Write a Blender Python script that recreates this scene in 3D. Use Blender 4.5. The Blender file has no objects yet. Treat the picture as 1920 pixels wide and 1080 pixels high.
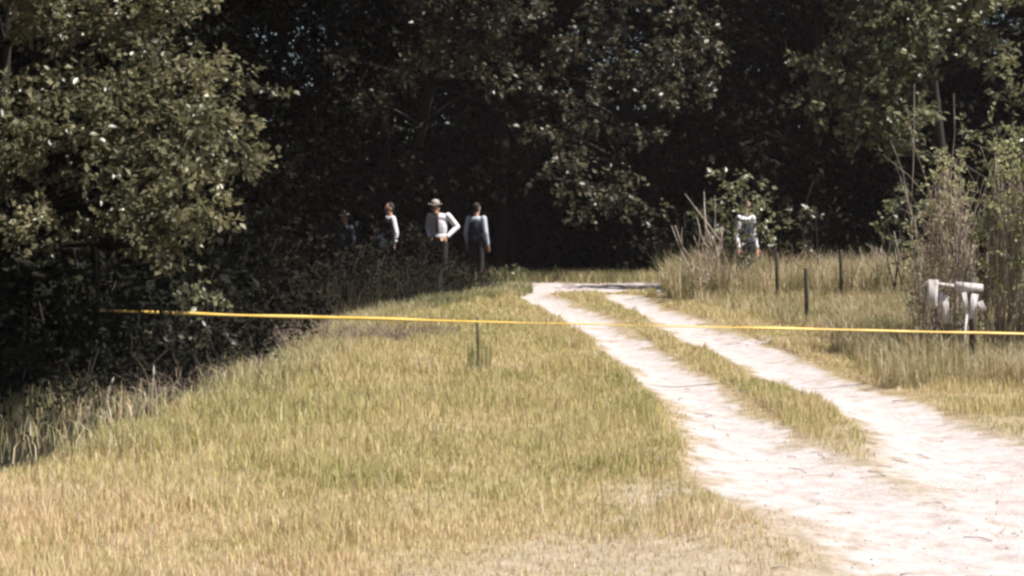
import bpy, math, random
import numpy as np
from mathutils import Vector
rng = np.random.default_rng(7)
random.seed(7)
R = math.radians
sc = bpy.context.scene
col = sc.collection

# ---------------------------------------------------------------- camera, sky, sun, exposure
cam_d = bpy.data.cameras.new('camera'); cam = bpy.data.objects.new('camera', cam_d); col.objects.link(cam)
cam.location = (0, 0, 1.6); cam.rotation_euler = (R(90), 0, 0)
cam_d.sensor_width = 36; cam_d.lens = 36 * 3000 / 1920; cam_d.shift_y = -155 / 1920
cam_d.clip_start = .1; cam_d.clip_end = 2000
sc.camera = cam
SUN = Vector((.96 * math.cos(R(56)), -.27 * math.cos(R(56)), math.sin(R(56)))).normalized()
EL = math.asin(SUN.z); AZ = math.atan2(SUN.x, SUN.y)
w = bpy.data.worlds.new('World'); sc.world = w; w.use_nodes = True
nt = w.node_tree; nt.nodes.clear()
sky = nt.nodes.new('ShaderNodeTexSky'); sky.sky_type = 'NISHITA'; sky.sun_disc = False
sky.sun_elevation = EL; sky.sun_rotation = AZ; sky.dust_density = 1.5
bg = nt.nodes.new('ShaderNodeBackground'); bg.inputs[1].default_value = .05
wo = nt.nodes.new('ShaderNodeOutputWorld')
nt.links.new(sky.outputs[0], bg.inputs[0]); nt.links.new(bg.outputs[0], wo.inputs[0])
sd = bpy.data.lights.new('sun', 'SUN'); sd.energy = 5.0; sd.angle = R(.5); sd.color = (1, .95, .88)
so = bpy.data.objects.new('sun', sd); col.objects.link(so)
so.rotation_euler = (-SUN).to_track_quat('-Z', 'Y').to_euler()
vs = sc.view_settings
sc.display_settings.display_device = 'sRGB'
vs.view_transform = 'Standard'; vs.look = 'None'; vs.gamma = 1; vs.use_curve_mapping = False
vs.exposure = .95
sc.cycles.use_denoising = True
sc.cycles.max_bounces = 5; sc.cycles.diffuse_bounces = 3; sc.cycles.transmission_bounces = 2; sc.cycles.transparent_max_bounces = 4
sc.cycles.pixel_filter_type = 'GAUSSIAN'; sc.cycles.filter_width = 3.1     # a soft old lens and film

# ---------------------------------------------------------------- helpers
def at(px, py, d):
    return np.array([(px - 960) / 3000 * d, d, 1.6 - (py - 385) / 3000 * d])
def gd(px, py):
    d = 4800 / (py - 385)
    return ((px - 960) / 3000 * d, d)

def tag(o, label=None, cat=None, group=None, kind=None):
    if label: o['label'] = label
    if cat: o['category'] = cat
    if group: o['group'] = group
    if kind: o['kind'] = kind
    return o
def empty(name, loc=(0, 0, 0), rz=0):
    o = bpy.data.objects.new(name, None); col.objects.link(o); o.location = loc; o.rotation_euler = (0, 0, rz)
    o.empty_display_size = .2
    return o
def mesh_np(name, V, F, attr=None, smooth=False):
    """V (n,3), F list of int arrays (m,k); attr (n,3) point colours"""
    me = bpy.data.meshes.new(name)
    V = np.asarray(V, np.float32)
    Fs = F if isinstance(F, list) else [F]
    Fs = [np.asarray(f, np.int32) for f in Fs if len(f)]
    me.vertices.add(len(V)); me.vertices.foreach_set('co', V.ravel())
    loops = np.concatenate([f.ravel() for f in Fs])
    tot = np.concatenate([np.full(len(f), f.shape[1], np.int32) for f in Fs])
    st = np.concatenate([[0], np.cumsum(tot)[:-1]]).astype(np.int32)
    me.loops.add(len(loops)); me.loops.foreach_set('vertex_index', loops)
    me.polygons.add(len(tot)); me.polygons.foreach_set('loop_start', st); me.polygons.foreach_set('loop_total', tot)
    if smooth: me.polygons.foreach_set('use_smooth', np.ones(len(tot), bool))
    me.update(calc_edges=True)
    if attr is not None:
        a = me.color_attributes.new('tone', 'FLOAT_COLOR', 'POINT')
        c = np.ones((len(V), 4), np.float32); c[:, :3] = attr
        a.data.foreach_set('color', c.ravel())
    return me
def obj(name, me, mat=None, parent=None):
    o = bpy.data.objects.new(name, me); col.objects.link(o)
    if mat: me.materials.append(mat)
    if parent: o.parent = parent
    return o

class MB:
    def __init__(s): s.V = []; s.Q = []; s.T = []; s.n = 0
    def add(s, V, Q=None, T=None):
        s.V.append(np.asarray(V, float))
        if Q is not None and len(Q): s.Q.append(np.asarray(Q) + s.n)
        if T is not None and len(T): s.T.append(np.asarray(T) + s.n)
        s.n += len(V)
    def mesh(s, name, smooth=False):
        return mesh_np(name, np.concatenate(s.V), ([np.concatenate(s.Q)] if s.Q else []) + ([np.concatenate(s.T)] if s.T else []), smooth=smooth)
    def build(s, name, mat, parent=None, smooth=False):
        return obj(name, s.mesh(name, smooth), mat, parent)
    def box(s, c, size, rot=None, jit=0):
        c = np.array(c, float); h = np.array(size) / 2
        V = np.array([[x, y, z] for x in (-1, 1) for y in (-1, 1) for z in (-1, 1)]) * h
        if jit: V = V + rng.normal(0, jit, V.shape)
        if rot is not None: V = V @ np.array(rot).T
        s.add(V + c, [[0, 1, 3, 2], [4, 6, 7, 5], [0, 4, 5, 1], [2, 3, 7, 6], [0, 2, 6, 4], [1, 5, 7, 3]])
    def tube(s, pts, rad, k=6, cap=True, rough=0):
        pts = np.asarray(pts, float); n = len(pts)
        rad = np.broadcast_to(np.asarray(rad, float), (n,)) if np.ndim(rad) == 0 or len(np.atleast_1d(rad)) == n else np.linspace(rad[0], rad[-1], n)
        tan = np.gradient(pts, axis=0); tan /= np.linalg.norm(tan, axis=1)[:, None] + 1e-9
        ref = np.array([0, 0, 1.]) if abs(tan.mean(0)[2]) < .8 else np.array([1., 0, 0])
        u = np.cross(tan, ref); u /= np.linalg.norm(u, axis=1)[:, None] + 1e-9
        v = np.cross(tan, u)
        a = np.arange(k) * 2 * np.pi / k
        rr = rad[:, None] * (1 + (rng.normal(0, rough, (n, k)) if rough else 0))
        V = pts[:, None] + rr[..., None] * (np.cos(a)[None, :, None] * u[:, None] + np.sin(a)[None, :, None] * v[:, None])
        V = V.reshape(-1, 3)
        i = np.arange(n - 1)[:, None] * k; j = np.arange(k)[None]; j2 = (j + 1) % k
        Q = np.stack([i + j, i + j2, i + k + j2, i + k + j], -1).reshape(-1, 4)
        T = []
        if cap:
            V = np.vstack([V, pts[:1], pts[-1:]])
            c0, c1 = n * k, n * k + 1
            T = [[c0, (q + 1) % k, q] for q in range(k)] + [[c1, (n - 1) * k + q, (n - 1) * k + (q + 1) % k] for q in range(k)]
        s.add(V, Q, T)
    def capsule(s, p, q, r1, r2, k=12):
        p = np.array(p, float); q = np.array(q, float); L = np.linalg.norm(q - p); t = (q - p) / (L + 1e-9)
        pts = []; rad = []
        for a in (-90, -60, -30, 0):
            pts.append(p + t * r1 * math.sin(R(a))); rad.append(max(1e-4, r1 * math.cos(R(a))))
        for a in (0, 30, 60, 90):
            pts.append(q + t * r2 * math.sin(R(a))); rad.append(max(1e-4, r2 * math.cos(R(a))))
        s.tube_fixed(np.array(pts), np.array(rad), t, k)
    def tube_fixed(s, pts, rad, t, k):
        ref = np.array([0, 0, 1.]) if abs(t[2]) < .8 else np.array([1., 0, 0])
        u = np.cross(t, ref); u /= np.linalg.norm(u); v = np.cross(t, u)
        a = np.arange(k) * 2 * np.pi / k; n = len(pts)
        V = (pts[:, None] + rad[:, None, None] * (np.cos(a)[None, :, None] * u + np.sin(a)[None, :, None] * v)).reshape(-1, 3)
        i = np.arange(n - 1)[:, None] * k; j = np.arange(k)[None]; j2 = (j + 1) % k
        s.add(V, np.stack([i + j, i + j2, i + k + j2, i + k + j], -1).reshape(-1, 4), [[0, 1 + q, 2 + q] for q in range(k - 2)] + [[(n - 1) * k, (n - 1) * k + 2 + q, (n - 1) * k + 1 + q] for q in range(k - 2)])
    def ell(s, c, r, k=14, m=9):
        c = np.array(c, float); r = np.array(r, float)
        th = np.linspace(0.02, np.pi - .02, m)
        pts = np.stack([np.zeros(m), np.zeros(m), np.cos(th)], -1)
        a = np.arange(k) * 2 * np.pi / k
        V = np.stack([np.sin(th)[:, None] * np.cos(a), np.sin(th)[:, None] * np.sin(a), np.cos(th)[:, None] * np.ones(k)], -1).reshape(-1, 3) * r + c
        i = np.arange(m - 1)[:, None] * k; j = np.arange(k)[None]; j2 = (j + 1) % k
        s.add(V, np.stack([i + k + j, i + k + j2, i + j2, i + j], -1).reshape(-1, 4), [[0, 1 + q, 2 + q] for q in range(k - 2)] + [[(m - 1) * k, (m - 1) * k + 2 + q, (m - 1) * k + 1 + q] for q in range(k - 2)])

def vnoise(x, y, scale, seed=0):
    x = np.asarray(x, float) / scale + seed * 17.3; y = np.asarray(y, float) / scale - seed * 9.1
    xi = np.floor(x).astype(np.int64); yi = np.floor(y).astype(np.int64); fx = x - xi; fy = y - yi
    fx = fx * fx * (3 - 2 * fx); fy = fy * fy * (3 - 2 * fy)
    def h(a, b):
        n = (a * 374761393 + b * 668265263 + seed * 1442695) & 0xffffffff
        n = ((n ^ (n >> 13)) * 1274126177) & 0xffffffff
        return ((n ^ (n >> 16)) & 0xffff) / 65535.
    return (h(xi, yi) * (1 - fx) + h(xi + 1, yi) * fx) * (1 - fy) + (h(xi, yi + 1) * (1 - fx) + h(xi + 1, yi + 1) * fx) * fy
def fbm(x, y, scale, seed=0):
    return .5 * vnoise(x, y, scale, seed) + .3 * vnoise(x, y, scale / 2.1, seed + 1) + .2 * vnoise(x, y, scale / 4.3, seed + 2)
def sstep(e0, e1, x):
    t = np.clip((x - e0) / (e1 - e0), 0, 1); return t * t * (3 - 2 * t)

# ---------------------------------------------------------------- the lay of the track, in metres
def line_px(L):
    out = []
    for px, py, wpx in L:
        x, d = gd(px, py); out.append((x, d, wpx / 3000 * d / 2 * (.82 if py > 560 and py < 840 else 1)))
    return out
RUTS = [
    line_px([(985, 548, 60), (1020, 560, 62), (1085, 592, 95), (1165, 640, 95), (1235, 690, 120), (1330, 755, 165), (1410, 830, 215), (1500, 890, 300), (1640, 950, 370), (1800, 1020, 420)]) + [(2.3, 6.4, .62), (2.75, 4, .7), (3.0, 0, .8), (3.0, -30, .8)],
    line_px([(1165, 555, 60), (1205, 575, 75), (1265, 600, 90), (1330, 632, 130), (1420, 662, 120), (1490, 700, 140), (1620, 745, 165), (1750, 800, 210), (1850, 860, 300), (1960, 960, 420)]) + [(3.0, 7.0, .7), (3.6, 4, .8), (4.4, 0, .8), (4.4, -30, .8)],
    line_px([(960, 541, 40), (1000, 540, 60), (1100, 539, 60), (1180, 539, 60), (1215, 540, 40)]),
]
RUTS[2] = [(-.7, 32.2, .1), (.1, 31.7, .8), (.7, 31.6, 1.6), (1.3, 31.7, 1.8), (2.0, 31.6, 1.6), (2.5, 31.5, 1.0), (3.0, 31.6, .2)]
RUTS.append([(2.6, 18.6, .05), (3.0, 19., .22), (3.5, 19.1, .1)])     # pale bare patch right of the track
def rut_field(x, y):
    best = np.zeros_like(x)
    for L in RUTS:
        for (x0, y0, w0), (x1, y1, w1) in zip(L[:-1], L[1:]):
            dx, dy = x1 - x0, y1 - y0
            t = np.clip(((x - x0) * dx + (y - y0) * dy) / (dx * dx + dy * dy), 0, 1)
            d = np.hypot(x - x0 - t * dx, y - y0 - t * dy) / (w0 + (w1 - w0) * t)
            best = np.maximum(best, 1 - np.clip(d - .35, 0, 2) / 1.3)
    return np.clip(best, 0, 1)
def sand(x, y):
    f = rut_field(x, y)
    n = fbm(x, y, .55, 3) - .5
    n2 = fbm(x, y, .14, 9) - .5
    n3 = fbm(x, y, 1.4, 13) - .5
    return np.clip(f * 1.02 + 1.0 * n + .6 * n2 + .7 * n3, 0, 1) * sstep(.0, .3, f)
def shade_edge(y):      # where the left wood's floor turns dark, painted along its shade
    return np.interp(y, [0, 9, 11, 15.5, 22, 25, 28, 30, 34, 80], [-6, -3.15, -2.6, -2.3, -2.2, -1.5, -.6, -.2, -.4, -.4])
def litter_shade(x, y):
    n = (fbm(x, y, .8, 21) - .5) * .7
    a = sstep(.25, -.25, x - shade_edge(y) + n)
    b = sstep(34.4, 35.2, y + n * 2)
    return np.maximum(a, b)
def worn(x, y):     # thin trodden turf between the lawn and the sand
    return sstep(.22, .62, x * .20 + (11 - y) * .10 + (fbm(x, y, 1.1, 51) - .5) * .9) * sstep(13, 11, y) * sstep(-1.4, -.6, x)
def hgt(x, y):
    x = np.asarray(x, float); y = np.asarray(y, float)
    near = np.exp(-(np.maximum(0, np.abs(y - 18) - 25) / 15) ** 2)
    z = .10 * (fbm(x, y, 3.5, 31) - .5) + .035 * (fbm(x, y, .6, 33) - .5)
    z = z - .05 * rut_field(x, y)
    z = z - .018 * np.exp(-((y - 29.75 - .15 * np.sin(x * 2)) / .16) ** 2) * sstep(-.3, .1, x) * sstep(2.9, 2.4, x)
    z = z - .42 * np.exp(-(((x + 4.4) / 3.0) ** 2 + ((y - 38) / 2.6) ** 2))
    return z * near
# ---------------------------------------------------------------- materials
def mat(name):
    m = bpy.data.materials.new(name); m.use_nodes = True
    n = m.node_tree.nodes; b = n['Principled BSDF']
    return m, n, m.node_tree.links, b
def ramp(n, stops, interp='LINEAR'):
    r = n.new('ShaderNodeValToRGB'); cr = r.color_ramp; cr.interpolation = interp
    while len(cr.elements) < len(stops): cr.elements.new(.5)
    for e, (p, c) in zip(cr.elements, stops): e.position = p; e.color = (*c, 1)
    return r
def leaf_mat(name, stops, rough=.42, trans=.28, spec=.5):
    m, n, l, b = mat(name)
    a = n.new('ShaderNodeAttribute'); a.attribute_name = 'tone'
    sep = n.new('ShaderNodeSeparateColor'); l.new(a.outputs['Color'], sep.inputs[0])
    r = ramp(n, stops); l.new(sep.outputs[0], r.inputs[0])
    l.new(r.outputs[0], b.inputs['Base Color']); b.inputs['Roughness'].default_value = rough
    b.inputs['Specular IOR Level'].default_value = spec
    t = n.new('ShaderNodeBsdfTranslucent'); l.new(r.outputs[0], t.inputs[0])
    mx = n.new('ShaderNodeMixShader'); mx.inputs[0].default_value = trans
    l.new(b.outputs[0], mx.inputs[1]); l.new(t.outputs[0], mx.inputs[2]); l.new(mx.outputs[0], n['Material Output'].inputs[0])
    return m
def wood_mat(name, c1, c2, scale=6, rough=.9, bump=.4):
    m, n, l, b = mat(name)
    tc = n.new('ShaderNodeTexCoord'); mp = n.new('ShaderNodeMapping'); mp.inputs['Scale'].default_value = (1, 1, .18)
    l.new(tc.outputs['Object'], mp.inputs[0])
    no = n.new('ShaderNodeTexNoise'); no.inputs['Scale'].default_value = scale * 6; no.inputs['Detail'].default_value = 6
    l.new(mp.outputs[0], no.inputs[0])
    r = ramp(n, [(.3, c1), (.7, c2)]); l.new(no.outputs[0], r.inputs[0]); l.new(r.outputs[0], b.inputs['Base Color'])
    b.inputs['Roughness'].default_value = rough
    bp = n.new('ShaderNodeBump'); bp.inputs['Strength'].default_value = bump; bp.inputs['Distance'].default_value = .01
    l.new(no.outputs[0], bp.inputs['Height']); l.new(bp.outputs[0], b.inputs['Normal'])
    return m
def cloth_mat(name, c, var=.12):
    m, n, l, b = mat(name)
    no = n.new('ShaderNodeTexNoise'); no.inputs['Scale'].default_value = 9; no.inputs['Detail'].default_value = 5
    tc = n.new('ShaderNodeTexCoord'); l.new(tc.outputs['Object'], no.inputs[0])
    r = ramp(n, [(.3, tuple(v * (1 - var) for v in c)), (.7, c)]); l.new(no.outputs[0], r.inputs[0]); l.new(r.outputs[0], b.inputs['Base Color'])
    bp = n.new('ShaderNodeBump'); bp.inputs['Strength'].default_value = .5; bp.inputs['Distance'].default_value = .02
    l.new(no.outputs[0], bp.inputs['Height']); l.new(bp.outputs[0], b.inputs['Normal'])
    b.inputs['Roughness'].default_value = .85
    return m
# ground: sand, thin dry turf soil and fallen leaves painted dark for shade, mixed by two fields of the terrain
M_ground, n, l, b = mat('ground_soil')
a = n.new('ShaderNodeAttribute'); a.attribute_name = 'tone'
sep = n.new('ShaderNodeSeparateColor'); l.new(a.outputs['Color'], sep.inputs[0])
tc = n.new('ShaderNodeTexCoord')
n1 = n.new('ShaderNodeTexNoise'); n1.inputs['Scale'].default_value = 7; n1.inputs['Detail'].default_value = 8; n1.inputs['Roughness'].default_value = .7
n2 = n.new('ShaderNodeTexNoise'); n2.inputs['Scale'].default_value = 1.3; n2.inputs['Detail'].default_value = 6
n3 = n.new('ShaderNodeTexNoise'); n3.inputs['Scale'].default_value = 45; n3.inputs['Detail'].default_value = 6
for q in (n1, n2, n3): l.new(tc.outputs['Object'], q.inputs[0])
r_sand = ramp(n, [(.3, (.29, .235, .20)), (.46, (.415, .365, .35)), (.68, (.50, .455, .46))]); l.new(n1.outputs[0], r_sand.inputs[0])
r_soil = ramp(n, [(.3, (.15, .12, .06)), (.5, (.28, .22, .13)), (.72, (.38, .31, .22))]); l.new(n1.outputs[0], r_soil.inputs[0])
r_litter_shade = ramp(n, [(.3, (.006, .005, .004)), (.6, (.015, .012, .009)), (.8, (.035, .027, .02))]); l.new(n3.outputs[0], r_litter_shade.inputs[0])  # fallen-leaf colours lowered near black, standing in for shade
ad = n.new('ShaderNodeMath'); ad.operation = 'MULTIPLY_ADD'; l.new(n1.outputs[0], ad.inputs[0]); ad.inputs[1].default_value = .9; 
sub = n.new('ShaderNodeMath'); sub.operation = 'ADD'; sub.inputs[1].default_value = -.45
l.new(sep.outputs[0], ad.inputs[2]); l.new(ad.outputs[0], sub.inputs[0])
mr = n.new('ShaderNodeMapRange'); mr.interpolation_type = 'SMOOTHSTEP'; mr.inputs[1].default_value = .12; mr.inputs[2].default_value = .8; l.new(sub.outputs[0], mr.inputs[0])
mA = n.new('ShaderNodeMixRGB'); l.new(mr.outputs[0], mA.inputs[0]); l.new(r_soil.outputs[0], mA.inputs[1]); l.new(r_sand.outputs[0], mA.inputs[2])
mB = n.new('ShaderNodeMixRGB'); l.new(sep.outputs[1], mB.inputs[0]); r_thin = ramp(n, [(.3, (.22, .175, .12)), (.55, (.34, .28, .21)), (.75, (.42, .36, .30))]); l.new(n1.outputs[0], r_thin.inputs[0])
mC = n.new('ShaderNodeMixRGB'); l.new(sep.outputs[2], mC.inputs[0]); l.new(r_soil.outputs[0], mC.inputs[1]); l.new(r_thin.outputs[0], mC.inputs[2]); l.new(mC.outputs[0], mA.inputs[1])
l.new(mA.outputs[0], mB.inputs[1]); l.new(r_litter_shade.outputs[0], mB.inputs[2])
l.new(mB.outputs[0], b.inputs['Base Color']); b.inputs['Roughness'].default_value = .95; b.inputs['Specular IOR Level'].default_value = .15
bp = n.new('ShaderNodeBump'); bp.inputs['Strength'].default_value = .8; bp.inputs['Distance'].default_value = .03
ah = n.new('ShaderNodeMath'); ah.operation = 'ADD'; l.new(n1.outputs[0], ah.inputs[0])
mh = n.new('ShaderNodeMath'); mh.operation = 'MULTIPLY'; mh.inputs[1].default_value = .35; l.new(n3.outputs[0], mh.inputs[0]); l.new(mh.outputs[0], ah.inputs[1])
l.new(ah.outputs[0], bp.inputs['Height']); l.new(bp.outputs[0], b.inputs['Normal'])

M_vine = leaf_mat('dry_vine_leaves', [(0, (.14, .17, .06)), (.4, (.32, .33, .15)), (.7, (.48, .43, .27)), (1, (.62, .54, .44))], rough=.55, trans=.35, spec=.35)
M_grass = leaf_mat('grass_blades', [(0, (.12, .14, .05)), (.2, (.29, .29, .105)), (.42, (.48, .44, .19)), (.6, (.63, .53, .29)), (.78, (.68, .53, .36)), (.9, (.66, .45, .30)), (1, (.85, .78, .64))], rough=.6, trans=.35, spec=.3)
M_weed = leaf_mat('tall_weeds', [(0, (.12, .13, .06)), (.3, (.27, .27, .13)), (.5, (.44, .38, .20)), (.7, (.56, .48, .31)), (.85, (.40, .24, .13)), (1, (.75, .66, .5))], rough=.6, trans=.3, spec=.3)
M_dim = leaf_mat('stalks_shade_tone', [(0, (.015, .015, .01)), (.6, (.05, .038, .026)), (1, (.14, .11, .08))], rough=.8, trans=.1, spec=.1)  # weed colours darkened in the material to stand in for shade
M_leafA = leaf_mat('leaves_olive', [(0, (.055, .056, .034)), (.4, (.155, .15, .082)), (.7, (.27, .25, .15)), (.95, (.36, .33, .18)), (1, (.34, .20, .10))], rough=.36, trans=.45, spec=.6)
M_leafB = leaf_mat('leaves_brownish', [(0, (.022, .022, .016)), (.5, (.07, .067, .04)), (.85, (.135, .12, .07)), (1, (.18, .13, .08))], rough=.4, trans=.35, spec=.55)
M_leafC = leaf_mat('leaves_pale', [(0, (.08, .09, .05)), (.5, (.19, .195, .105)), (.85, (.28, .275, .16)), (1, (.36, .33, .22))], rough=.38, trans=.4, spec=.6)
M_leafD = leaf_mat('leaves_shade_tone', [(0, (.007, .008, .006)), (.6, (.014, .015, .009)), (1, (.03, .026, .016))], rough=.75, trans=.1, spec=.08)  # leaf colour pushed near black, the wood's shade put into the material
M_bark = wood_mat('bark', (.008, .007, .006), (.026, .021, .017))
M_twig = wood_mat('bleached_twigs', (.25, .2, .16), (.5, .43, .37))
M_brush = wood_mat('brown_brush', (.12, .085, .065), (.32, .25, .2))
M_white = wood_mat('white_paint', (.20, .175, .155), (.60, .575, .585), scale=9)
M_post = wood_mat('dark_post', (.03, .025, .018), (.09, .075, .05))
# ---------------------------------------------------------------- ground
def axis(a0, a1, step, far, grow=1.35):
    mid = np.arange(a0, a1 + step / 2, step); L = []; s = step; v = a0
    while v > -far: s *= grow; v -= s; L.append(v)
    H = []; s = step; v = a1
    while v < far: s *= grow; v += s; H.append(v)
    return np.array(L[::-1] + list(mid) + H)
xs = axis(-8, 8, .09, 500); ys = axis(5, 36, .09, 500)
X, Y = np.meshgrid(xs, ys)
Z = hgt(X, Y); S = sand(X, Y); Lt = litter_shade(X, Y)
V = np.stack([X, Y, Z], -1).reshape(-1, 3)
nx = len(xs); ii = np.arange(len(ys) - 1)[:, None] * nx; jj = np.arange(nx - 1)[None]
F = np.stack([ii + jj, ii + jj + 1, ii + jj + 1 + nx, ii + jj + nx], -1).reshape(-1, 4)
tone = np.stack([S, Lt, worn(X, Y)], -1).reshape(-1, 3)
fs = rut_field(X, Y).reshape(-1)[F].mean(1) > .42
def submesh(name, sel):
    f = F[sel]; u, inv = np.unique(f, return_inverse=True)
    return mesh_np(name, V[u], inv.reshape(-1, 4), tone[u], smooth=True)
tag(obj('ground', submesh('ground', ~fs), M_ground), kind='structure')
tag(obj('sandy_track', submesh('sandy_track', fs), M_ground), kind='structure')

# ---------------------------------------------------------------- grass and weeds (nobody could count them)
def blades(name, x, y, h, wd, tone, mt, lean=.35, droop=.5):
    n_ = len(x); z = hgt(x, y) - .01
    a = rng.uniform(0, 2 * np.pi, n_); dx, dy = np.cos(a), np.sin(a)
    b_ = rng.uniform(0, 2 * np.pi, n_); lx, ly = np.cos(b_) * lean * h * rng.uniform(.1, 1, n_), np.sin(b_) * lean * h * rng.uniform(.1, 1, n_)
    P = np.zeros((n_, 5, 3)); hw = wd / 2
    base = np.stack([x, y, z], -1); side = np.stack([dx, dy, 0 * dx], -1) * hw[:, None]
    mid = base + np.stack([lx * .35, ly * .35, h * .58], -1)
    dr = rng.uniform(0, droop, n_)
    tip = base + np.stack([lx * (1 + dr), ly * (1 + dr), h * (1 - .35 * dr)], -1)
    P[:, 0] = base - side; P[:, 1] = base + side; P[:, 2] = mid + side * .8; P[:, 3] = mid - side * .8; P[:, 4] = tip
    o = np.arange(n_)[:, None] * 5
    Q = o + np.array([[0, 1, 2, 3]]); T = o + np.array([[3, 2, 4]])
    t = np.repeat(np.stack([tone, tone * 0, tone * 0], -1), 5, axis=0)
    return obj(name, mesh_np(name, P.reshape(-1, 3), [Q, T], t), mt)
def scatter(n_, y0, y1, p, xl=None, xr=None):
    y = y0 + (y1 - y0) * rng.random(n_) ** p
    a = -(.33 * y + 1.2) if xl is None else xl; c = (.33 * y + 1.2) if xr is None else xr
    return a + (c - a) * rng.random(n_), y
x, y = scatter(900000, 5.6, 33.5, 1.25)
s_ = sand(x, y); r_ = rut_field(x, y); li = litter_shade(x, y)
pk = fbm(x, y, 1.6, 41)
bare = worn(x, y)
keep = rng.random(len(x)) < (1 - sstep(.1, .62, s_)) * (1 - .998 * sstep(.3, .8, li)) * (.42 + .58 * sstep(.3, .55, pk)) * (1 - .74 * sstep(.04, .25, r_)) * (1 - .5 * bare)
island = sstep(.56, .70, fbm(x * .6, y, .75, 57)) * (x > 1.2) * (y < 12) * (y > 6.5)          # thin tufts inside the bare sand near the camera
keep |= (rng.random(len(x)) < .28 * island)
keep &= ~((x > 2.2) & (y > 26.5) & (x > .09 * y))
isl = island[keep]; bare = bare[keep]; x, y, r_, pk = x[keep], y[keep], r_[keep], pk[keep]
tall = sstep(1.5, -3, x) * sstep(8, 12, y) * .55 + sstep(2.0, 4.2, x - (30 - y) * .08) * .35
h = (.05 + .11 * tall + .08 * sstep(.42, .72, fbm(x, y, .7, 61))) * rng.uniform(.5, 1.35, len(x)) * (1 - .62 * sstep(.01, .28, r_)) * (1 - .35 * bare) * (1 - .45 * isl)
wd = (.0022 + .00036 * y) * rng.uniform(.6, 1.4, len(x))
cl = .26 + .28 * fbm(x, y, 2.2, 71) + .34 * (fbm(x, y, .45, 73) - .3) + .10 * sstep(1, 4, x + (20 - y) * .05) + .22 * sstep(.03, .3, r_) + rng.normal(0, .15, len(x)) + .22 * sstep(10.5, 7, y)
rd = rng.random(len(x)); cl = np.where(rd < .05, rng.uniform(.8, 1, len(x)), cl)
tag(blades('grass', x, y, h, wd, np.clip(cl, 0, 1), M_grass), 'rough straw coloured and olive grass covering the clearing and the middle of the track', 'grass', kind='stuff')

# tall dry weeds on the right behind the posts, and the fringes
def weeds(name, n_, y0, y1, xlf, xrf, h0, h1, label, cat, tn=(.45, .2), wd0=.011, mt=None, lean=.4):
    y = rng.uniform(y0, y1, n_); x = xlf(y) + (xrf(y) - xlf(y)) * rng.random(n_)
    cp = fbm(x, y, .5, 81)
    k = rng.random(n_) < .35 + .65 * sstep(.35, .55, cp)
    x, y, cp = x[k], y[k], cp[k]
    h = (h0 + (h1 - h0) * rng.random(len(x)) ** .8) * (.6 + .7 * fbm(x, y, .9, 91))
    t = np.clip(rng.normal(tn[0], tn[1], len(x)) + (fbm(x, y, .7, 95) - .5) * .9, 0, 1)
    wd = wd0 * rng.uniform(.5, 1.4, len(x))
    tag(blades(name, x, y, h, wd, t, mt or M_weed, lean=lean, droop=.8), label, cat, kind='stuff')
weeds('tall_weeds', 26000, 26.2, 30.5, lambda y: .088 * y + .15 + (30 - y) * .05, lambda y: .36 * y, .3, .95, 'tall dry ochre and rusty weeds behind the thin dark posts, right of the track', 'weeds', tn=(.6, .25))
weeds('pale_weeds', 28000, 18.5, 26.3, lambda y: .088 * y + .6 + (26 - y) * .22, lambda y: .36 * y, .10, .36, 'pale knee-high grass in front of the thin dark posts', 'weeds', tn=(.55, .2), wd0=.009)
weeds('roadside_weeds', 7000, 15.2, 19.5, lambda y: .088 * y + 2.0 + 0 * y, lambda y: .36 * y, .1, .45, 'dry weeds under the broken white fence panel', 'weeds', tn=(.5, .25), wd0=.008)
weeds('panel_weeds', 3400, 14.0, 14.75, lambda y: 3.3 + 0 * y, lambda y: .36 * y, .15, .5, 'sparse dry weeds in front of the broken white panel', 'weeds', tn=(.6, .25), wd0=.006)
weeds('stake_weeds', 160, 15.0, 15.4, lambda y: -.42 + 0 * y, lambda y: -.2 + 0 * y, .2, .55, 'dark weed tuft around the thin stake in the lawn', 'weeds', tn=(.12, .1), wd0=.008, lean=.2)
weeds('far_fringe', 5000, 33.3, 35, lambda y: -1.2 + 0 * y, lambda y: 3.6 + 0 * y, .12, .36, 'strip of yellowish grass where the track meets the dark wood', 'grass', tn=(.4, .15))
weeds('wood_edge_weeds', 12000, 9.8, 24, lambda y: shade_edge(y) - .15 - 1.3 * (y < 13), lambda y: shade_edge(y) + .6, .08, .29, 'straggly straw coloured weeds along the shaded wood edge on the left', 'weeds', tn=(.5, .22), wd0=.007, lean=.6)
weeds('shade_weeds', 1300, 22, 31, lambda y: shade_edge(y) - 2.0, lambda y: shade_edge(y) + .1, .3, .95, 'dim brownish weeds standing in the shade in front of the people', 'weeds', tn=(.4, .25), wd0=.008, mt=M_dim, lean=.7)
weeds('far_edge_weeds', 7000, 24, 31, lambda y: shade_edge(y) - .1, lambda y: shade_edge(y) + .6, .08, .26, 'greenish weeds in front of the people at the far wood edge', 'weeds', tn=(.25, .15), wd0=.010)

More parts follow.
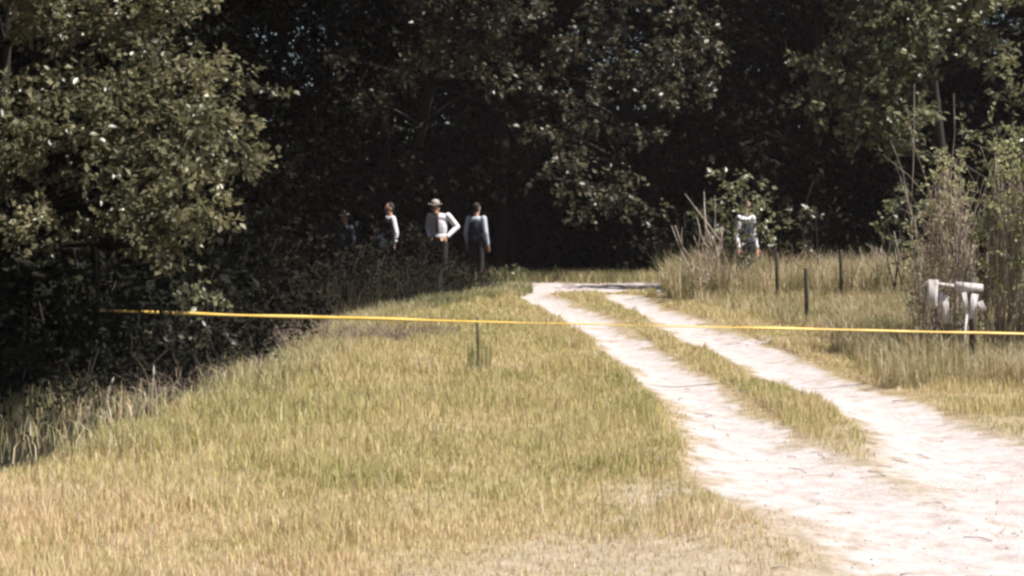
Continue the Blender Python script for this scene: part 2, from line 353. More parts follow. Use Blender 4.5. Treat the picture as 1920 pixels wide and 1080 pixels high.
x, y = scatter(5200, 8, 22, 1.2); k = (litter_shade(x, y) < .3) & (rut_field(x, y) < .02) & (x < 1.0) & (fbm(x, y, .8, 66) > .48); x, y = x[k], y[k]
tag(blades('seed_stalks', x, y, rng.uniform(.14, .34, len(x)), .0045 * rng.uniform(.6, 1.4, len(x)) * (1 + y * .03), rng.uniform(.45, 1, len(x)), M_weed, lean=.35, droop=.6), 'pale seed stalks standing above the rough lawn left of the track', 'grass', kind='stuff')
M_stone = wood_mat('stones', (.22, .19, .16), (.48, .43, .40), scale=3)
mb = MB(); nst = 0
while nst < 240:
    y_ = 6.2 + 14 * random.random() ** 1.5; x_ = random.uniform(.5, .33 * y_ + .5)
    if float(rut_field(np.array([x_]), np.array([y_]))[0]) < .1: continue
    r0 = random.uniform(.003, .009); mb.ell((x_, y_, float(hgt(x_, y_)) + r0 * .2), (r0 * random.uniform(.8, 1.6), r0, r0 * .6), 6, 4); nst += 1
for _ in range(70):
    y_ = 6.4 + 11 * random.random(); x_ = random.uniform(.5, .33 * y_ + .3); z_ = float(hgt(x_, y_)) + .006; a_ = random.uniform(0, 3.14); L_ = random.uniform(.05, .2)
    mb.tube([(x_, y_, z_), (x_ + L_ * .5 * math.cos(a_) + .01, y_ + L_ * .5 * math.sin(a_), z_ + .008), (x_ + L_ * math.cos(a_), y_ + L_ * math.sin(a_), z_)], [.004, .003, .002], 4)
tag(mb.build('stones_and_twigs', M_stone), 'small stones and broken twigs strewn over the sandy track', 'stones', kind='stuff')

# ---------------------------------------------------------------- foliage
def leaf_mesh(name, C, D, N, L, W, tone):
    """rhombic leaves folded along the midrib"""
    D = D / (np.linalg.norm(D, axis=1)[:, None] + 1e-9)
    S_ = np.cross(D, N); S_ /= (np.linalg.norm(S_, axis=1)[:, None] + 1e-9)
    U = np.cross(S_, D)
    n_ = len(C); P = np.zeros((n_, 4, 3)); L = L[:, None]; W = W[:, None]
    P[:, 0] = C; P[:, 1] = C + D * L * .45 + S_ * W * .5 + U * W * .14; P[:, 2] = C + D * L; P[:, 3] = C + D * L * .45 - S_ * W * .5 + U * W * .14
    o = np.arange(n_)[:, None] * 4
    T = np.concatenate([o + np.array([[0, 1, 2]]), o + np.array([[0, 2, 3]])])
    t = np.repeat(np.stack([tone, tone * 0, tone * 0], -1), 4, axis=0)
    return mesh_np(name, P.reshape(-1, 3), T, t)
def crown_mesh(name, clusters, dens, leaf, tmean=.45, tsd=.2, up=.5, twig_len=.3, flat=.75):
    """clusters: (x,y,z,r). Leaves sit on short twigs that fill each cluster's volume unevenly"""
    C, D, N, L, W, T = [], [], [], [], [], []
    for (cx, cy, cz, r) in clusters:
        nt_ = max(4, int(dens * r * r * 60)); per = 11
        v = rng.normal(size=(nt_, 3)); v /= np.linalg.norm(v, axis=1)[:, None]
        rad = r * rng.random(nt_) ** .45 * (1 + .18 * rng.normal(size=nt_))
        o = np.array([cx, cy, cz]) + v * rad[:, None] * np.array([1, 1, flat])
        td = v + rng.normal(0, .5, (nt_, 3)); td[:, 2] = td[:, 2] * .5 - .05; td /= np.linalg.norm(td, axis=1)[:, None]
        s = rng.random((nt_, per)) * twig_len
        c = o[:, None] + td[:, None] * s[..., None]; c[..., 2] -= s ** 2 * .5
        c = (c + rng.normal(0, leaf * .35, c.shape)).reshape(-1, 3)
        d = (np.repeat(td, per, 0) * .7 + rng.normal(0, .7, c.shape)); d[:, 2] -= .25
        nn = rng.normal(0, .6, c.shape) + np.array([0, 0, up])
        C.append(c); D.append(d); N.append(nn)
        l_ = leaf * rng.uniform(.55, 1.3, len(c)); L.append(l_); W.append(l_ * rng.uniform(.45, .75, len(c)))
        T.append(np.minimum(.97, 1 - np.abs(1 - np.clip(rng.normal(tmean + rng.normal(0, .1), tsd, len(c)) + np.repeat(rng.normal(0, .08, nt_), per), 0, 1.15)) - (rng.random(len(c)) < .75) * .12))
    return leaf_mesh(name, *[np.concatenate(q) for q in (C, D, N, L, W, T)])
def trunk_mb(base, top, r0, clusters, r_end=.3, limb=.3, wob=.12):
    mb = MB(); base = np.array(base, float); top = np.array(top, float); n_ = 9
    t = np.linspace(0, 1, n_)[:, None]
    pts = base + (top - base) * t + np.cumsum(rng.normal(0, wob * .4, (n_, 3)), 0) * np.array([1, 1, 0]) * t
    rad = r0 * (1 - (1 - r_end) * t[:, 0]); rad[0] *= 1.35
    mb.tube(pts, rad, 8, rough=.05)
    for (cx, cy, cz, r) in clusters:
        k = int(np.clip(np.searchsorted(pts[:, 2], cz - .8) , 2, n_ - 1)) if cz > pts[2, 2] else 2
        p0 = pts[k]; c = np.array([cx, cy, cz]); m = (p0 + c) / 2 + rng.normal(0, .12, 3) + np.array([0, 0, .1])
        tt = np.linspace(0, 1, 6)[:, None]
        q = (1 - tt) ** 2 * p0 + 2 * tt * (1 - tt) * m + tt ** 2 * c
        mb.tube(q, np.linspace(rad[k] * limb + .008, .006, 6), 5)
        for _ in range(3):
            e = c + rng.normal(0, .5, 3) * r; mb.tube([q[3], (q[4] + e) / 2, e], [.012, .008, .003], 4)
    return mb
def tree(name, label, cat, base, top, r0, clusters, leaf, dens, lmat, group=None, **kw):
    cl = [tuple(c) for c in clusters]
    o = empty(name, base); b_ = np.array(base)
    loc = [(c[0] - b_[0], c[1] - b_[1], c[2] - b_[2], c[3]) for c in cl]
    trunk_mb((0, 0, -.05), np.array(top) - b_, r0, [q for q, c in zip(loc, cl) if c[1] > 12.5]).build('trunk', M_bark, o, smooth=True)
    obj('crown', crown_mesh('crown', loc, dens, leaf, **kw), lmat, o)
    tag(o, label, cat, group)
    return o
def K(px, py, d, r):
    p = at(px, py, d); return (p[0], p[1], p[2], r)

# big tree standing on the left, its boughs hanging low
left = [K(60, 20, 15.5, .42), (K(160, 50, 15.2, .42)), K(255, 35, 15, .42), K(340, -10, 15, .3), K(290, -60, 15, .5), K(120, -60, 15.5, .6), K(0, -80, 15, .6),
        K(285, 130, 14.6, .40), K(355, 145, 14.6, .30), K(385, 120, 14.5, .16), K(140, 165, 14.8, .36), K(215, 185, 14.4, .40), K(90, 225, 14.2, .34), K(30, 190, 15, .3), K(190, 255, 14.2, .34), K(285, 235, 14.3, .42),
        K(365, 215, 14.3, .34), K(410, 215, 14.4, .24), K(20, 290, 14.5, .28), K(95, 315, 14.3, .2), K(290, 310, 14, .38), K(375, 290, 14, .34), K(440, 280, 14, .24), K(478, 312, 14, .15), K(225, 335, 14, .28),
        K(345, 365, 13.7, .36), K(270, 385, 13.8, .34), K(395, 400, 13.7, .24), K(310, 435, 13.6, .30), K(262, 455, 13.6, .16), K(320, 485, 13.6, .13), K(25, 425, 14, .24), K(75, 405, 14, .2), K(165, 412, 14, .2), K(110, 430, 14, .14), K(-60, 350, 14.5, .5), K(-90, 180, 15, .6),
        K(455, 135, 15, .12), K(500, 165, 15, .10)]
for _ in range(80):       # unseen boughs added above the frame to shade the near corner
    y = random.uniform(9.0, 12.2); z = 1.9 + .1283 * y + random.uniform(.5, 1.9)
    left.append((random.uniform(-7.0, float(shade_edge(y)) + .55 * z - .55), y, z, random.uniform(.45, .65)))
left = [(c[0], c[1], c[2], c[3] * (.74 if c[1] > 12.5 else 1)) for c in left]
tree('broadleaf_tree', 'big sunlit olive leaved tree on the left, its boughs hanging over dark shade', 'tree', (-5.8, 16.6, 0), (-4.9, 16.2, 5.2), .13, left, .074, 11, M_leafA, tmean=.5, tsd=.22, twig_len=.2)

# the shrub tips below it
def shrub(name, label, base, clusters, leaf, dens, lmat, group=None, stems=5, cat='shrub', **kw):
    o = empty(name, base); b_ = np.array(base)
    loc = [(c[0] - b_[0], c[1] - b_[1], c[2] - b_[2], c[3]) for c in clusters]
    mb = MB()
    for i, c in enumerate(loc):
        for _ in range(max(1, stems // len(loc))):
            p0 = rng.normal(0, .08, 3); p0[2] = -.03; e = np.array(c[:3]) + rng.normal(0, .3, 3) * c[3]
            m = (p0 + e) / 2 + rng.normal(0, .06, 3)
            mb.tube([p0, m, e], [.014, .010, .004], 5)
    mb.build('stems', M_bark, o)
    obj('leaves', crown_mesh('leaves', loc, dens, leaf, **kw), lmat, o)
    tag(o, label, cat, group); return o
shrub('shrub', 'small glossy leaved shrub just above the tape in the shade on the left', (-2.95, 14.9, 0), [K(360, 545, 14.9, .12), K(395, 555, 14.9, .13), K(340, 550, 15, .07)], .07, 1.2, M_leafC, tmean=.5, twig_len=.12)
shrub('shrub', 'low dull green shrub just below the tape at the shade edge', (-2.7, 14.2, 0), [K(390, 620, 14.2, .14), K(345, 640, 14.2, .10), K(300, 610, 14.4, .10)], .06, 1.0, M_leafB, tmean=.5, twig_len=.14)
shrub('shrub', 'pale green weedy shrub at the left corner of the brush row', (-2.35, 15.5, 0), [K(480, 650, 15.4, .14), K(540, 690, 15, .12)], .05, .8, M_leafC, tmean=.4, twig_len=.14)

# middle trees
mid1 = [K(830, 20, 33.5, .5), K(900, 50, 33.2, .6), K(960, 20, 33, .6), K(850, 80, 33.4, .4), K(930, 100, 33.2, .3), K(800, 85, 34, .3), K(880, -60, 33.5, .9), K(780, -30, 34, .6), K(910, 150, 33.6, .25), K(860, 130, 33.8, .25), K(950, -80, 33, .7), K(925, 130, 34, .3), K(650, 115, 34, .35), K(700, 190, 34.5, .5), K(760, 130, 34.5, .5)]
tree('broadleaf_tree', 'brownish leaved tree whose lit crown hangs above the man in the hat', 'tree', (-3.0, 39.5, 0), (-1.4, 36, 7), .22, mid1, .14, 1.9, M_leafB, tmean=.55, tsd=.25, twig_len=.35)
mid2 = [K(1130, 60, 35, .45), K(1070, 100, 34.6, .4), K(1150, 110, 34.8, .5), K(1210, 130, 34.6, .5), K(1270, 90, 34.8, .5), K(1320, 95, 35, .35), K(1240, 175, 34.6, .4), K(1100, 190, 34.4, .4), K(1050, 245, 34.2, .35), K(1000, 160, 34.6, .3), K(1020, 130, 34.6, .25), K(1330, 140, 35, .3), K(1290, 180, 35, .35), K(1060, 290, 34, .35), K(1010, 245, 34.2, .2), K(1080, 340, 33.8, .35), K(1020, 335, 33.8, .2), K(1130, 370, 33.8, .35), K(1090, 395, 33.8, .25), K(1180, 375, 33.8, .3), K(1165, 320, 34.2, .3), K(1200, 250, 34.4, .35), K(1130, 20, 35, .3), K(1200, -40, 35, .7), K(1290, 20, 35, .4), K(1220, 395, 33.9, .2), K(1130, 240, 34.6, .35)]
tree('broadleaf_tree', 'dappled tree at the head of the track, boughs drooping over the dark gap', 'tree', (2.9, 39.8, 0), (2.5, 37, 7), .24, mid2, .14, 1.9, M_leafB, tmean=.6, tsd=.25, twig_len=.35)
rt = [K(1640, 20, 30.8, 0.63), K(1720, 15, 30.5, 0.63), K(1790, 25, 30.7, 0.50), K(1690, 70, 30.3, 0.63), K(1750, 80, 30.5, 0.38), K(1600, 90, 30.7, 0.45), K(1530, 125, 30.7, 0.38), K(1570, 150, 30.5, 0.36), K(1640, 140, 30.3, 0.53), K(1710, 150, 30.3, 0.45), K(1510, 195, 30.5, 0.20), K(1520, 225, 30.5, 0.15), K(1600, 200, 30.3, 0.38), K(1660, 215, 30.2, 0.45), K(1720, 210, 30.3, 0.27), K(1700, 250, 30.2, 0.30), K(1630, 250, 30.3, 0.25), K(1680, 285, 30.3, 0.18), K(1580, 250, 30.3, 0.18), K(1850, 75, 30.8, 0.25), K(1875, 115, 30.8, 0.20), K(1840, 110, 30.8, 0.18), K(1640, -70, 30.8, 1.01), K(1760, -60, 30.8, 1.01), K(1880, -60, 30.8, 0.88), K(1550, -90, 31.1, 0.63)]
tree('broadleaf_tree', 'bright pale green tree on the right with large glinting leaves above the posts', 'tree', (9.2, 33, 0), (8, 31.6, 6.6), .16, rt, .15, 2.6, M_leafC, tmean=.45, tsd=.2, twig_len=.25)
rt2 = [K(1900, 180, 18, .25), K(1915, 230, 18, .22), K(1850, 255, 19, .28), K(1820, 265, 19, .22), K(1900, 270, 18.5, .3), K(1960, 150, 18, .5), K(1970, 0, 18, .6), K(1780, 300, 19.5, .2)]
tree('young_tree', 'leafy young tree cut by the right edge of the picture', 'tree', (6.2, 18.6, 0), (6.1, 18.5, 3.2), .07, rt2, .08, 1.3, M_leafC, tmean=.45, twig_len=.2)

# clump of small bright leaves low in the dark on the right
shrub('shrub', 'small yellow-green shrub glowing in the dark behind the weeds on the right', (6.3, 26, 0), [K(1680, 365, 26, .3), K(1705, 385, 26, .22), K(1665, 395, 26, .2), K(1650, 430, 26, .2), K(1700, 420, 26, .15)], .10, .5, M_leafC, tmean=.5, twig_len=.25)
shrub('shrub', 'leafy bush wrapped around bleached branches beside the track', (3.75, 27.6, 0), [K(1365, 330, 27.4, .28), K(1390, 345, 27.4, .22), K(1375, 385, 27.5, .3), K(1400, 395, 27.5, .25), K(1340, 400, 27.6, .2), K(1350, 440, 27.6, .25), K(1385, 372, 27.3, .26), K(1412, 378, 27.3, .2), K(1375, 430, 27.3, .14), K(1420, 400, 27.2, .12), K(1370, 410, 27.2, .2), K(1418, 440, 27.2, .13), K(1365, 465, 27.2, .2), K(1400, 470, 27.2, .2), K(1385, 352, 27.4, .25)], .10, .75, M_leafC, tmean=.6, tsd=.25, twig_len=.25)
shrub('shrub', 'two pale leaf tufts right of the white shirt by the bush', (4.5, 27.2, 0), [K(1432, 420, 27.2, .1), K(1450, 440, 27.2, .08)], .09, .9, M_leafC, tmean=.7, twig_len=.12)
shrub('shrub', 'dull brown-green bush among the weeds behind the middle post', (5.3, 28.5, 0), [K(1500, 430, 28.4, .35), K(1520, 400, 28.4, .25), K(1490, 465, 28.4, .3)], .09, .6, M_leafB, tmean=.8, twig_len=.3)
shrub('shrub', 'green bush at the wood edge where the left verge meets the track', (-.35, 30.3, 0), [K(945, 515, 29.6, .16), K(915, 530, 29, .14), K(965, 500, 30, .12), K(895, 545, 28.6, .14)], .06, .9, M_leafC, tmean=.4, twig_len=.15)

# dead branches: bleached, standing in front of the bush, and tangles
def twigs(mb, base, n_, H, spread, r=.012, kinks=3, fork=2):
    for _ in range(n_):
        p = np.array(base, float) + rng.normal(0, spread * .25, 3) * np.array([1, 1, 0]); d = rng.normal(0, 1, 3); d[2] = 0; d *= spread / H
        d[2] = 1; pts = [p]; step = H * rng.uniform(.6, 1) / 5
        for i in range(5):
            p = p + (d + rng.normal(0, .22, 3)) * step; pts.append(p)
        mb.tube(pts, np.linspace(r, r * .3, 6), 5)
        for f in range(fork):
            i = random.randint(1, 4); q = np.array(pts[i]); e = d + rng.normal(0, .6, 3); L = [q]
            for _k in range(3): q = q + e * step * .6 + rng.normal(0, .03, 3); L.append(q)
            mb.tube(L, np.linspace(r * .6, r * .2, 4), 4)
def dead(name, label, base, n_, H, spread, r, mt, cat='dead branches', fork=2, group=None):
    o = empty(name, (base[0], base[1], float(hgt(base[0], base[1]))))
    mb = MB(); twigs(mb, (0, 0, -.02), n_, H, spread, r, fork=fork); mb.build('branches', mt, o)
    return tag(o, label, cat, group)
dead('dead_bush', 'bleached bare branches forking upward left of the leafy bush', (3.35, 26.6), 9, 1.4, .4, .02, M_twig, fork=3)
dead('dead_bush', 'greyish bare twigs arching over the tall weeds left of the vine column', (6.15, 27), 16, .95, .6, .011, M_twig, fork=3)
dead('dead_bush', 'dry brown stems under the leafy bush beside the track', (3.8, 27.0), 16, .9, .4, .010, M_brush)

def brush_row(name, label, x0, y0, x1, y1, n_, H, mt, r=.006, cat='brush'):
    o = empty(name, ((x0 + x1) / 2, (y0 + y1) / 2, 0)); mb = MB()
    for i in range(n_):
        t = random.random(); p = np.array([x0 + (x1 - x0) * t - (x0 + x1) / 2, y0 + (y1 - y0) * t - (y0 + y1) / 2, 0]) + rng.normal(0, .12, 3) * np.array([1, 1.2, 0])
        d = rng.normal(0, .8, 3); d[2] = abs(rng.normal(.5, .35)); d /= np.linalg.norm(d); L = H * rng.uniform(.5, 1.5)
        q = p + d * L; m = (p + q) / 2 + np.array([0, 0, .12 * L]) + rng.normal(0, .03, 3); q[2] = max(q[2], .02)
        mb.tube([p, (p + m) / 2 + rng.normal(0, .01, 3), m, (m + q) / 2 + rng.normal(0, .015, 3), q], [r * rng.uniform(.6, 1.5)] * 2 + [r * .7, r * .5, r * .3], 4)
    mb.build('twigs', mt, o)
    return tag(o, label, cat)
brush_row('brush_pile', 'row of tangled grey-brown dead brush along the edge of the left verge', gd(500, 655)[0], 18.2, gd(840, 635)[0], 18.9, 900, .28, M_brush, r=.004)
brush_row('brush_pile', 'small heap of pale dead twigs at the shade edge below the big tree', gd(350, 715)[0], 14.2, gd(430, 700)[0], 15, 90, .2, M_brush, r=.003)
brush_row('brush_pile', 'thin purplish dead stems straggling from the shade on the left', gd(240, 790)[0], 12.2, gd(370, 715)[0], 14, 70, .3, M_brush, r=.003)

# single straw stalks leaning in the shade at the left
for (px0, py0, px1, py1), lb in (((150, 800, 165, 765), 'short straw stalk standing alone at the far left shade edge'), ((180, 775, 212, 712), 'leaning straw stalk with a pale seed head in the left shade'), ((278, 795, 288, 690), 'tall thin reddish stalk at the edge of the left shade')):
    gx, gy = gd(px0, py0); o = empty('straw_stalk', (gx, gy, float(hgt(gx, gy)))); t = at(px1, py1, gy) - np.array([gx, gy, 0])
    mb = MB(); mb.tube([(0, 0, -.02), t * .5 + np.array([.01, 0, 0]), t], [.005, .004, .003], 5); mb.build('stalk', M_twig, o)
    mb = MB(); mb.tube([t * .8, t * .9 + np.array([.004, 0, 0]), t * 1.05], [.003, .009, .002], 6); mb.build('seed_head', M_twig, o)
    tag(o, lb, 'dry stalk')

# vine-draped columns on the right
def vine_column(name, label, base, H, rx, ry, n_st, n_leafc, lmat, tm, leaf=.055):
    o = empty(name, (base[0], base[1], float(hgt(*base))))
    mb = MB()
    for _ in range(n_st):
        a = random.uniform(0, 2 * math.pi); k = math.sqrt(random.random()); x0, y0 = rx * k * math.cos(a), ry * k * math.sin(a)
        top = H * random.uniform(.25, 1) * (1 - .4 * k * random.random()); lean = rng.normal(0, .13, 2)
        pts = [(x0 + lean[0] * t + .02 * rng.normal(), y0 + lean[1] * t + .02 * rng.normal(), -.02 + top * t) for t in (0, .25, .5, .75, 1)]
        mb.tube(pts, [.006, .0055, .005, .004, .003], 4)
    twigs(mb, (0, 0, 0), n_st // 6, H * 1.0, rx * .8, .006, fork=3)
    mb.build('stems', M_twig, o)
    mb = MB()
    for _ in range(n_st):      # hanging runners
        a = random.uniform(0, 2 * math.pi); k = random.uniform(.6, 1.05); z1 = H * random.uniform(.55, .98); sh = math.sqrt(max(.05, 1 - (z1 / H) ** 3))
        x0, y0 = rx * k * sh * math.cos(a), ry * k * sh * math.sin(a); z0 = z1 - random.uniform(.3, .9) * H * .6
        mb.tube([(x0, y0, z1), (x0 * 1.08 + .02 * rng.normal(), y0 * 1.08, (z0 + z1) / 2), (x0 * 1.05 + .03 * rng.normal(), y0 * 1.05, max(.02, z0))], [.004, .0035, .002], 4)
    mb.build('runners', M_brush, o)
    cl = []
    for _ in range(n_leafc):
        z = H * random.random() ** .7; sh = math.sqrt(max(.08, 1 - (z / H) ** 3)); a = random.uniform(0, 2 * math.pi)
        cl.append((rx * sh * .9 * math.cos(a), ry * sh * .9 * math.sin(a), z, random.uniform(.08, .16)))
    obj('leaves', crown_mesh('leaves', cl, 2.6, leaf, tmean=tm, tsd=.25, twig_len=.14, flat=2.2), lmat, o)
    return tag(o, label, 'vine')
p = at(1785, 600, 17); vine_column('vine_column', 'tall column of dry hanging vines behind the broken white panel', (p[0], 17.2), 2.05, .30, .3, 75, 62, M_vine, .7, .04)
p = at(1720, 600, 17.6); vine_column('vine_column', 'shorter tuft of vines just left of the broken white panel', (p[0] + .1, 17.8), 1.25, .15, .2, 26, 20, M_vine, .7, .04)
p = at(1895, 600, 16.5); vine_column('vine_column', 'greener curtain of vines at the right edge of the picture', (p[0], 16.6), 2.2, .26, .3, 70, 72, M_vine, .4, .045)
p = at(1990, 600, 16.2); vine_column('vine_column', 'vine mound just beyond the right edge of the picture', (p[0], 16.4), 2.1, .3, .3, 40, 70, M_vine, .3, .045)

# ---------------------------------------------------------------- the woods: understorey shrubs and rows of trees behind
def dup(root, loc, rz, s, label=None, group=None):
    r = root.copy(); col.objects.link(r); r.location = loc; r.rotation_euler = (0, 0, rz); r.scale = (s, s, s)
    if label: r['label'] = label
    if group: r['group'] = group
    for ch in list(root.children):
        c = ch.copy(); col.objects.link(c); c.parent = r
    return r
def rand_crown(n_, R_, z0, z1, r):
    L = []
    for _ in range(n_):
        a = random.uniform(0, 2 * math.pi); k = math.sqrt(random.random()); z = random.uniform(z0, z1); q = math.sqrt(max(.15, 1 - ((z - (z0 + z1) * .5) / ((z1 - z0) * .62)) ** 2))
        L.append((R_ * k * q * math.cos(a), R_ * k * q * math.sin(a), z, r * random.uniform(.6, 1.2)))
    return L
WG = 'dark trees standing deep in the wood'
WL = 'dark leafy tree standing deep in the unlit wood'
protos = []
for i in range(3):
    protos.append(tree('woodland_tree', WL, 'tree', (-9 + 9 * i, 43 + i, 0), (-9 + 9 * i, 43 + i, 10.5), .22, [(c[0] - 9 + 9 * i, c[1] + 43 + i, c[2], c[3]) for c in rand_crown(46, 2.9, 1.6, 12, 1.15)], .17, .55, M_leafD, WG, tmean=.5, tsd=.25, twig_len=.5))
pts = []
for yy, st in ((38.5, 3.4), (42, 3.6), (46, 3.8), (50.5, 4)):
    xx = -22 + random.uniform(0, 2)
    while xx < 22: pts.append((xx + random.uniform(-.6, .6), yy + random.uniform(-.8, .8))); xx += st
for (xx, yy) in ((-9, 17), (-11, 22), (-8, 26.5), (-7.5, 31), (-6, 35), (-12, 30), (-14, 36), (13, 37), (-10.5, 13), (15, 33), (-8, 13.5)):
    pts.append((xx, yy))
for i, (xx, yy) in enumerate(pts):
    dup(protos[i % 3], (xx, yy, float(hgt(xx, yy))), random.uniform(0, 6.28), random.uniform(.85, 1.15))
UG = 'dark undergrowth shrubs filling the wood'
UL = 'low dark shrub in the unlit undergrowth of the wood'
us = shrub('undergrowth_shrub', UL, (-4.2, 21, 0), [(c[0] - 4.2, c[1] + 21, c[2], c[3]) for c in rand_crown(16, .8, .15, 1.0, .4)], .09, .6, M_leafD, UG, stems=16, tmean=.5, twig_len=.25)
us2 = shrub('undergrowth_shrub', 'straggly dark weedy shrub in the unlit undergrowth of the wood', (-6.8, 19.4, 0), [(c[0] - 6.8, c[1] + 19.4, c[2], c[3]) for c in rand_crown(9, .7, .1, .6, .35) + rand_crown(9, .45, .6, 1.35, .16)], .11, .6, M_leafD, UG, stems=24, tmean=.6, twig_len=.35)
near_under = [(-3.3, 12.4, .5), (-3.9, 11.8, .6), (-4.3, 13, .8), (-3.4, 13.6, .6), (-2.95, 14.4, .55), (-3.7, 14.6, .8), (-3.1, 15.6, .75), (-3.3, 16.6, .8), (-2.95, 17.8, .7), (-2.9, 19.2, .7), (-4.6, 12, .8), (-5.1, 13.6, 1.1), (-2.9, 20.8, .75), (-3.9, 10.9, .5), (-4.5, 10.9, .7), (-3.0, 22, .75), (-4.3, 16.4, 1.2), (-5.6, 15.4, 1.5), (-4.8, 17.6, 1.5), (-4.5, 19.6, 1.6), (-5.4, 12.4, 1.2)]
far_under = [(xx + random.uniform(-.5, .5), yy + random.uniform(-.5, .5), random.uniform(1.9, 2.4)) for yy in (41, 44.5, 48.5, 53) for xx in np.arange(-15, 16, 1.9)]
for (xx, yy, s) in near_under + far_under + [(-4.6, 18.5, 1.0), (-5.6, 17.2, 1.2), (-3.9, 23.3, 1.1), (-4.8, 24.8, 1.5), (-3.4, 25.8, 1.0), (-4.6, 27.6, 1.7), (-2.9, 28.2, .9), (-2.2, 29.6, .8), (-3.4, 30.0, .8), (-1.6, 30.3, .7), (-2.6, 30.9, .75), (-4.6, 31.2, 1.5), (-1.0, 31.9, .65), (-2.2, 26.6, .8), (-1.6, 28, .8), (-1.3, 29.2, .7), (-3.2, 24.2, .8), (-3.3, 22.3, .8), (-2.9, 26.9, 1), (-3.6, 19.6, .9), (-3.5, 17, .8), (-4.4, 15.8, .9), (-5.2, 14.5, 1),  (-2.2, 38.5, 1.9), (-.75, 30.0, .62), (-1.9, 29.2, .75), (-6, 21, 1.9), (-6.4, 14, 1.6), (-5.6, 29, 2.0), (-7, 24, 2.2), (-6.5, 33.5, 2.4), (-5, 38, 2.2), (-1.2, 38.6, 1.9), (.6, 39.5, 1.7), (2.6, 39.6, 1.8), (3.6, 35.6, 1.4), (4.6, 32.8, 1.5), (5.8, 31.8, 1.6), (7.2, 31, 1.6), (8.6, 30.5, 1.9), (8.4, 27, 1.6), (7.2, 22.8, 1.5), (9.5, 24, 2.2), (4.4, 38.5, 2.2), (6.6, 36, 2.3), (9.8, 34, 2.4), (-9, 28, 2.5), (-9, 19, 2.4)]:
    d_ = dup(us if (xx * 7 + yy * 3) % 2 < 1 else us2, (xx, yy, float(hgt(xx, yy))), random.uniform(0, 6.28), s)
    d_.scale = (s * random.uniform(.8, 1.25), s * random.uniform(.8, 1.25), s * random.uniform(.75, 1.2))

# tall trees added on the left, unseen crowns above the frame shade the wood edge
for (bx, by, tx), lb in zip(((-8.6, 20.5, -2.2), (-9.2, 26.5, -1.6), (-8.6, 34, -3.4)), ('tall dark tree added to shade the wood edge behind the big tree', 'tall dark tree added to shade the wood edge before the people', 'tall dark tree added to shade the wood behind the leftmost person')):
    cl = [(tx + random.uniform(-3.6, 2.4), by + random.uniform(-2.6, 2.6), random.uniform(7.2, 10.5), random.uniform(.9, 1.3)) for _ in range(34)]
    cl += [(bx + random.uniform(-1.5, 1.8), by + random.uniform(-1.5, 1.5), random.uniform(2.2, 7), random.uniform(.5, .9)) for _ in range(16)]
    if by < 22: cl += [(random.uniform(-4.2, float(shade_edge(y_)) + 1.9), y_, 1.9 + .1283 * y_ + random.uniform(.7, 2.2), random.uniform(.5, .8)) for y_ in [random.uniform(16.6, 25) for _ in range(60)]]  # lower unseen clusters added to shade the undergrowth
    tree('added_shade_tree', lb, 'tree', (bx, by, 0), (bx + (tx - bx) * .6, by, 8.8), .22, cl, .15, .75, M_leafD, tmean=.6, twig_len=.5)

# ---------------------------------------------------------------- posts, tape, white panel
for px, py1, py0, lb in ((1457, 474, 566, 'thin dark post, first from the track of the three in the tall weeds'), (1512, 503, 612, 'thin dark post standing a little nearer, between the other two'), (1577, 470, 570, 'thin dark post, farthest from the track of the three in the tall weeds')):
    gx, gy = gd(px, py0); gy = min(gy, 26.0); gx = (px - 960) / 3000 * gy; H = 1.6 - (py1 - 385) / 3000 * gy
    o = empty('fence_post', (gx, gy, float(hgt(gx, gy)))); mb = MB()
    mb.tube([(0, 0, -.05), (.004, 0, H * .5), (-.006, 0, H - .02), (-.006, 0, H)], [.032, .030, .029, .02], 8, rough=.04); mb.build('shaft', M_post, o)
    tag(o, lb, 'post', 'thin fence posts in the weeds')
gx, gy = gd(895, 695)
o = empty('stake', (gx, gy + .06, float(hgt(gx, gy)))); mb = MB(); mb.tube([(0, 0, -.05), (.005, 0, .25), (0, 0, .50)], [.016, .015, .012], 6, rough=.05); mb.build('shaft', M_post, o)
tag(o, 'thin dark stake standing in the grass behind the tape', 'stake')

m, n, l, b = mat('yellow_tape'); M_tape = m
tc = n.new('ShaderNodeTexCoord'); wv = n.new('ShaderNodeTexNoise'); wv.inputs['Scale'].default_value = 3; l.new(tc.outputs['Object'], wv.inputs[0])
r = ramp(n, [(.35, (.60, .36, .05)), (.65, (.80, .56, .16))]); l.new(wv.outputs[0], r.inputs[0]); l.new(r.outputs[0], b.inputs['Base Color'])
b.inputs['Roughness'].default_value = .4; b.inputs['Specular IOR Level'].default_value = .9
n_ = 260; t = np.linspace(0, 1, n_)
x0, x1 = at(186, 582, 14.5)[0], at(1990, 628, 14.5)[0]
TX = x0 + (x1 - x0) * t
pyl = np.interp(960 + TX * 3000 / 14.5, [186, 480, 720, 895, 1200, 1920, 1990], [582, 592, 598, 603, 610, 626, 628])
TZ = 1.6 - (pyl - 385) / 3000 * 14.5
TY = 14.5 + .01 * np.sin(TX * 3)
ang = np.arccos(np.interp(960 + TX * 3000 / 14.5, [186, 290, 340, 420, 560, 700, 800, 900, 1200, 1330, 1450, 1700, 1900, 1990], [.4, .75, .95, .55, .78, .82, .6, .3, .15, .24, .6, .45, .6, .6])) + .12 * np.sin(TX * 7)
hw = .018
V_ = []
for sgn in (-1, 1):
    for th in (-1, 1):
        V_.append(np.stack([TX, TY + sgn * hw * np.sin(ang) + th * .0006, TZ + sgn * hw * np.cos(ang)], -1))
V_ = np.stack(V_, 1).reshape(-1, 3); i = np.arange(n_ - 1)[:, None] * 4
